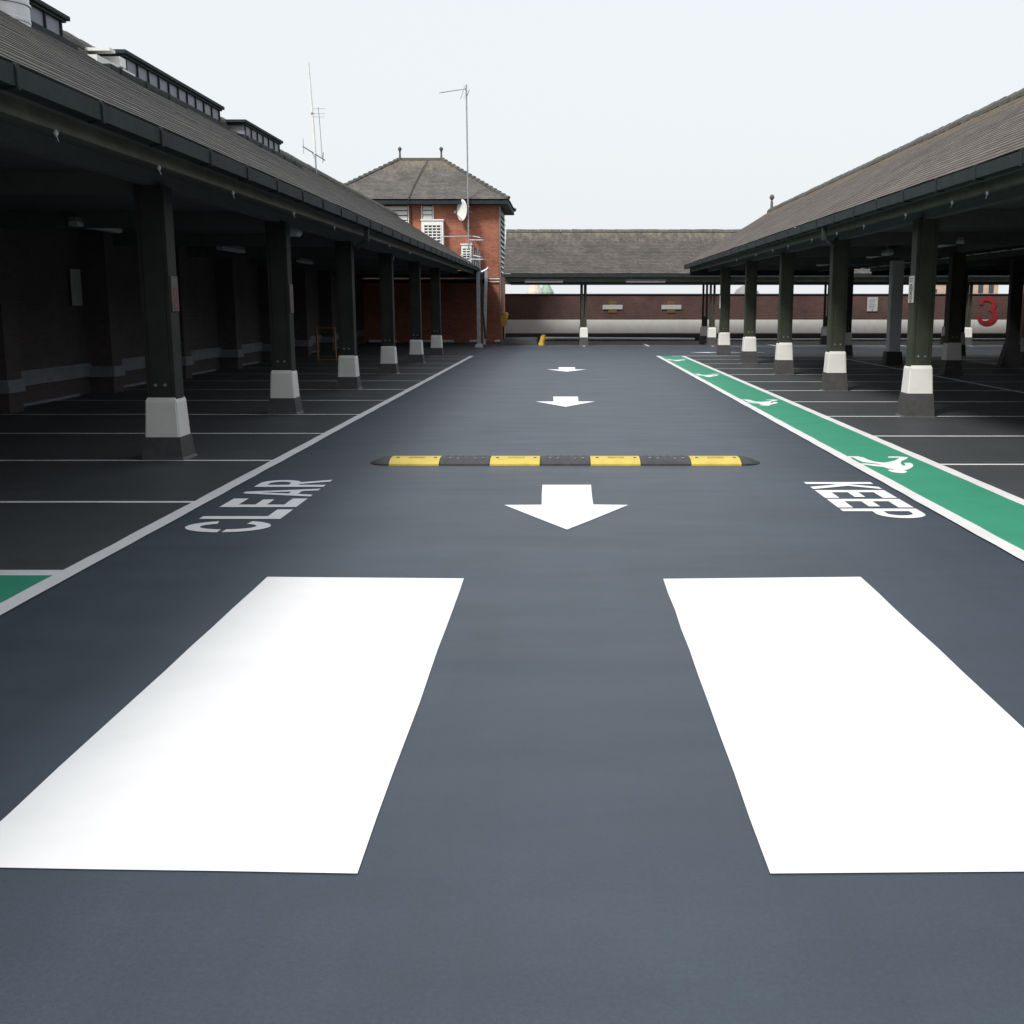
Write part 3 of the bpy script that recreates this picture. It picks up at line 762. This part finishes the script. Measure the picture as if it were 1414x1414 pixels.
# tall louvre on the lane side of the tower
f = MB(); f.box(-2.878, -2.86, 50.35, 54.6, 2.95, 5.75); w0 = f.build('louvred_window', 'dark', t)
s_ = MB()
for k in range(12):
    m = Matrix.Translation((-2.82, 52.48, 3.05 + k * .225)) @ Matrix.Rotation(R(-35), 4, 'Y'); s_.box(-.008, .008, -2.1, 2.1, -.06, .06, mat=m)
s_.build('slats', 'whitemetal', w0)
c = MB()
for z in (2.74, 2.62): c.tube([(-9, 49.93, z), (-2.86, 49.93, z)], .022, 8)
c.build('conduit', 'whitemetal', t)
c = MB()
for a_, b_ in ((-8.6, -7.4), (-6.6, -4.9), (-4.2, -3.75), (-3.1, -2.86)): c.box(a_, b_, 49.86, 49.99, .03, .13)
c.build('white_foot_strip', 'whitemetal', t)
c = MB(); c.tube([(-2.82, 49.92, 5.8), (-2.82, 49.92, 0)], .035, 8); c.build('downpipe', 'greypaint', t)

def aircon(x0, x1, z0, z1, lab, cols, rows):
    a = thing('ventilation_unit', lab, 'ventilation unit', ((x0 + x1) / 2, 49.98, z0), 'white grilled units on the tower wall')
    w_, h_ = x1 - x0, z1 - z0
    b = MB(); b.box(-w_ / 2, w_ / 2, -.34, 0, 0, h_, .015); bo = b.build('casing', 'whitemetal', a)
    b = MB(); b.box(-w_ / 2 - .03, w_ / 2 + .03, -.38, -.0, h_, h_ + .06, .01); b.build('hood', 'whitemetal', a)
    b = MB(); b.box(-w_ * .38, w_ * .38, -.352, -.341, h_ * .1, h_ * .88); gr = b.build('grille', 'dark', a)
    b = MB()
    for k in range(cols + 1):
        x = -w_ * .38 + w_ * .76 * k / cols; b.box(x - .018, x + .018, -.366, -.353, h_ * .1, h_ * .88)
    for k in range(rows + 1):
        z = h_ * .1 + h_ * .78 * k / rows; b.box(-w_ * .38, w_ * .38, -.375, -.3665, z - .022, z + .022)
    b.build('grille_bars', 'whitemetal', gr)
aircon(-6.16, -5.22, 3.75, 5.16, 'large white grilled ventilation unit below the small louvred window on the tower', 4, 9)
aircon(-4.47, -4.02, 3.1, 4.15, 'small white grilled ventilation unit low on the tower wall below the dish', 2, 8)
# pipes standing right of the small unit
p = thing('pipe_stack', 'bunch of short grey pipes beside the small white unit on the tower', 'pipe', (-3.85, 49.7, 2.9))
for dx, top in ((-.1, 1.25), (0, 1.02), (.09, 1.15), (.17, .95)):
    b = MB(); b.tube([(dx, 0, 0), (dx, 0, top)], .035, 8); b.build('pipe', 'steel', p)
# wall rails
p = thing('wall_bracket', 'galvanised double rail bracket on the tower wall, upper one', 'bracket', (0, 0, 4.46), 'galvanised rail brackets on the tower')
def rails(p):
    b = MB(); b.tube([(-5.3, 49.5, .03), (-3.95, 49.5, .05), (-3.62, 49.35, -.02), (-3.5, 49.0, -.05)], .022, 6); b.build('rail', 'steel', p)
    b = MB(); b.tube([(-4.1, 49.3, -.12), (-3.45, 49.2, -.13)], .022, 6); b.build('rail', 'steel', p)
    b = MB(); b.tube([(-4.1, 49.98, 0), (-4.1, 49.3, 0)], .02, 6); b.tube([(-3.9, 49.98, 0), (-3.9, 49.3, -.1)], .02, 6); b.build('wall_arm', 'steel', p)
rails(p)
dup(p, (0, 0, 3.66), 'galvanised double rail bracket on the tower wall, lower one')
# satellite dish
p = thing('satellite_dish', 'cream satellite dish on the tower wall beside the aerial mast', 'satellite dish', (-4.35, 49.45, 5.58), rz=R(-54))
d = MB(); n = 24; rings = []
for r_ in (.02, .15, .28, .39, .45): rings.append([d.bm.verts.new((r_ * math.cos(2 * math.pi * k / n) * .93, -.28 * r_ * r_, r_ * math.sin(2 * math.pi * k / n))) for k in range(n)])
for A, B in zip(rings, rings[1:]):
    for k in range(n): d.bm.faces.new((A[k], A[(k + 1) % n], B[(k + 1) % n], B[k]))
d.bm.faces.new(rings[0])
dd = d.build('reflector', 'cap', p, smooth=True); sm = dd.modifiers.new('thick', 'SOLIDIFY'); sm.thickness = .012
b = MB(); b.tube([(0, -.02, -.42), (0, -.42, -.12)], .014, 6); b.build('feed_arm', 'steel', p)
b = MB(); b.tube([(0, -.44, -.13), (0, -.36, -.07)], .035, 10); b.build('receiver', 'greypaint', p)
b = MB(); b.tube([(0, .02, 0), (.1, .25, -.05), (.1, .4, -.1)], .02, 8); b.build('mount', 'steel', p)
# aerial mast with yagi
p = thing('aerial_mast', 'tall thin mast with a television aerial fixed to the tower front', 'aerial', (-4.12, 49.3, 0))
b = MB(); b.tube([(0, 0, 3.95), (0, 0, 5.2), (0, 0, 10.62)], .036, 8, .028); b.build('mast', 'steel', p)
b = MB(); b.tube([(0, 0, 10.46), (-1.12, .3, 10.36)], .022, 6)
for k in range(13):
    f = .22 + .78 * k / 12; cx_, cy_, cz_ = -1.12 * f, .3 * f, 10.46 - .10 * f; l = .16 - .05 * f
    b.tube([(cx_ - .03, cy_ - l, cz_ - .05), (cx_ + .03, cy_ + l, cz_ + .05)], .011, 5)
b.build('yagi_aerial', 'steel', p)
b = MB()
for k in range(7):
    z = 10.10 + k * .075; b.tube([(-.02 + abs(k - 3) * .03 * -1 + .02, -.2, z), (-.02 + abs(k - 3) * -.03 + .02, .2, z)], .007, 5)
b.tube([(-.25, 0, 10.05), (-.12, 0, 10.40)], .012, 5); b.tube([(.0, 0, 10.1), (.13, -.05, 10.42)], .014, 5); b.build('reflector', 'steel', p)
for z in (4.9, 5.7): b = MB(); b.box(-.05, .05, 0, .7, z, z + .04); b.build('wall_clamp', 'steel', p)

# ridge aerial on the left canopy
p = thing('radio_aerial', 'white whip radio aerial on a bracket at the left canopy ridge', 'aerial', (-6.42, 30.0, 4.9))
b = MB(); b.tube([(.04, 0, 0), (.03, 0, .62)], .02, 8); b.build('mast', 'steel', p)
b = MB(); b.tube([(.03, 0, .5), (0, 0, 1.45), (-.06, 0, 2.72)], .032, 8, .026); b.build('whip', 'whitemetal', p)
b = MB(); b.tube([(-.26, -.1, .68), (.26, .1, .36)], .016, 6); b.tube([(-.24, -.1, .88), (-.24, -.1, .50)], .007, 6); b.tube([(.02, 0, .60), (.03, 0, .35), (-.06, 0, .58)], .012, 6); b.tube([(.2, .08, .3), (.22, .08, .56)], .012, 6); b.build('cross_arm', 'steel', p)
b = MB(); b.tube([(.19, .07, .42), (.17, .07, 1.02), (.14, .07, 1.66)], .009, 6)
for z in (1.42, 1.5, 1.62): b.tube([(.02, .07, z), (.30, .07, z)], .005, 5)
b.build('folded_dipole', 'steel', p)
b = MB(); b.lathe([(.02, 1.45), (.035, 1.47), (.035, 1.51), (.02, 1.53)], -.005, 0, 8); b.build('coupling', 'steel', p)

# ------------------------------------------------------------------ small things round the tower foot
p = thing('steel_stanchion', 'pair of galvanised uprights with dark pipe at the end of the left canopy', 'post', (-3.25, 44.2, 0))
b = MB(); b.box(-.17, -.03, -.08, .08, .12, 2.88, .006); b.build('upright', 'steel', p)
b = MB(); m = Matrix.Translation((.16, 0, 1.5)) @ Matrix.Rotation(R(2.2), 4, 'Y'); b.box(-.055, .055, -.06, .06, -1.38, 1.42, mat=m); b.build('upright', 'steel', p)
b = MB(); b.tube([(.02, -.09, 2.6), (.03, -.09, 1.8), (.11, -.09, 1.0), (.16, -.09, .35)], .032, 8); b.build('pipe', 'gutter', p)
b = MB(); b.loft([(-.26, .06, -.16, .16, 0), (-.24, .04, -.14, .14, .10), (-.18, -.02, -.1, .1, .16)]); b.build('base_plate', 'steel', p)
b = MB(); b.tube([(-.1, 0, 2.80), (.22, 0, 2.95), (.30, 0, 3.02)], .05, 8); b.build('bracket', 'steel', p)
b = MB(); b.box(-5.6, -.1, -.05, .05, 2.64, 2.74); b.build('tie_rail', 'gutter', p)
t = thing('link_canopy', 'flat dark canopy joining the left canopy roof to the brick tower', 'roof')
b = MB(); b.box(-8.8, -3.42, 44.56, 49.9, 2.80, 2.90); b.build('deck', 'soffit', t)
b = MB(); b.box(-8.8, -3.42, 44.53, 44.555, 2.74, 2.92); b.box(-3.415, -3.39, 44.53, 49.9, 2.74, 2.92); b.build('edge_trim', 'gutter', t)
b = MB(); b.box(-8.8, -3.45, 49.75, 49.9, 2.55, 2.70); b.build('wall_plate', 'gutter', t)
p = thing('litter_bin', 'yellow tapered bin with brown lid on the corner of the brick tower', 'bin', (-2.66, 49.85, 0))
b = MB(); b.loft([(-.13, .06, -.1, .1, .72), (-.17, .17, -.15, .15, 1.2)]); b.build('body', 'yellowdk', p)
b = MB(); b.loft([(-.19, .19, -.17, .17, 1.2), (-.17, .14, -.15, .15, 1.32)]); b.build('lid', 'wood', p)
b = MB(); b.tube([(-.04, .05, 0), (-.04, .05, .73)], .035, 8); b.build('stand', 'black', p)
p = thing('short_bollard', 'short yellow bollard leaning beside the far canopy, nearest the tower', 'bollard', (-.95, 46.6, 0))
b = MB(); b.tube([(-.05, 0, 0), (.05, 0, .36)], .11, 14); b.build('barrel', 'yellowdk', p)
b = MB(); b.lathe([(.11, .36), (.10, .40), (.06, .43), (.01, .44)], .05, 0, 14); b.build('cap', 'wood', p)
b = MB(); b.lathe([(.13, .0), (.13, .09), (.118, .10)], -.035, 0, 14); b.build('collar', 'yellow', p)
b = MB(); b.loft([(-2.6, -1.15, 46.4, 49.4, 0), (-2.55, -1.2, 46.9, 49.4, .26)]); tag(b.build('concrete_ramp', 'bays'), 'low dark ramp block between tower and yellow bollard', 'ramp')
p = thing('timber_frame', 'thin orange timber frame standing among the left bays', 'frame', (-6.9, 33.0, 0), rz=R(4))
for a, c in (((-.27, 0, .02), (-.30, .1, .98)), ((.25, 0, .02), (.22, .1, .98)), ((-.32, .1, .97), (.24, .1, .97)), ((-.28, 0, .06), (.26, 0, .06))):
    b = MB(); b.tube([a, c], .024 if a[2] > .05 else .028, 4); b.build('rail', 'wood', p)

# ------------------------------------------------------------------ light fittings under the canopies
def batten(loc, ln, lab, along='y', grp='strip lights under the canopies', size=1, tone='lens'):
    p = thing('strip_light', lab, 'light', loc, grp, rz=0 if along == 'y' else R(90))
    b = MB(); b.box(-.06 * size, .06 * size, -ln / 2, ln / 2, .03, .09, .008); b.build('housing', 'greypaint', p)
    b = MB(); b.box(-.075 * size, .075 * size, -ln / 2 + .02, ln / 2 - .02, -.04, .029, .015); b.build('diffuser', tone, p)
    for s_ in (-1, 1):
        b = MB(); b.tube([(0, s_ * ln * .35, .09), (0, s_ * ln * .35, .17)], .01, 6); b.build('hanger', 'steel', p)
for y, lab in ((17.6, 'nearest strip light under the left canopy'), (24.6, 'second strip light under the left canopy'), (31.6, 'third strip light under the left canopy')):
    batten((-7.1, y, 2.77), 1.7, lab)
for y, lab in ((22.5, 'nearest strip light under the right canopy above the walkway posts'), (27.1, 'second strip light under the right canopy'), (32.6, 'third strip light under the right canopy, palest')):
    batten((7.35, y, 2.77), 1.9, lab)
batten((12.2 + 1.4, 33.2, 2.77), 1.9, 'strip light under the farthest right canopy')
for x, y, lab in ((-4.55, 19.4, 'small bulkhead light behind the second left post'), (-4.55, 29.8, 'small bulkhead light near the fourth left post')):
    p = thing('bulkhead_light', lab, 'light', (x, y, 2.74), 'bulkhead lights under the left canopy')
    b = MB(); b.box(-.12, .12, -.2, .2, .1, .19, .02); b.build('housing', 'greypaint', p)
    b = MB(); b.loft([(-.08, .08, -.15, .15, 0), (-.11, .11, -.19, .19, .05), (-.11, .11, -.19, .19, .099)]); b.build('lens', 'lens', p)
batten((-.85, 45.25, 2.52), 1.55, 'strip light under the far canopy next to the tower', 'x', size=.4, tone='greypaint')
batten((3.15, 45.25, 2.52), 1.6, 'strip light under the far canopy above the wall plates', 'x', size=.4, tone='greypaint')

# ------------------------------------------------------------------ town beyond the wall
p = thing('church_tower', 'pale stone turret with green copper spire beyond the far wall', 'building', (-3.2, 120, -9))
b = MB(); b.box(-.9, .9, -.9, .9, 0, 11.6); b.build('wall', 'render_', p)
b = MB(); b.lathe([(.95, 11.6), (.85, 12.0), (.4, 12.7), (.05, 13.4)], 0, 0, 12); b.build('spire', 'render_', p)
b = MB(); b.lathe([(.8, 11.3), (.75, 12.0), (.3, 12.8), (.05, 13.1)], 1.2, .6, 12); b.build('copper_dome', 'copper', p)
p = thing('domed_hall', 'grey domed roof beyond the far wall', 'building', (19.2, 122, -9))
b = MB(); b.box(-2, 2, -1.5, 1.5, 0, 11.2); b.build('wall', 'render_', p)
b = MB(); b.lathe([(1.5, 11.2), (1.4, 11.8), (1.05, 12.3), (.5, 12.65), (.05, 12.8)], 0, 0, 16); b.build('dome', 'greypaint', p)
p = thing('town_block', 'tan brick building beyond the far wall above the red number', 'building', (43.0, 120, -9))
b = MB(); b.box(-2.6, 2.1, 0, 9, 0, 13.5); bo = b.build('wall', 'tanbrick', p)
for k in range(4):
    b = MB(); b.box(-2.2 + k * 1.1, -1.7 + k * 1.1, -.05, .02, 11.9, 12.8); b.build('window', 'glass', p)
p = thing('town_block', 'tan building beyond the far wall seen right of the nearest walkway post', 'building', (38.8, 120, -9))
b = MB(); b.box(-.9, .9, 0, 5, 0, 12.6); b.build('wall', 'tanbrick', p)
b = MB(); b.box(-.6, -.1, -.04, .02, 11.9, 12.3); b.build('window', 'glass', p)
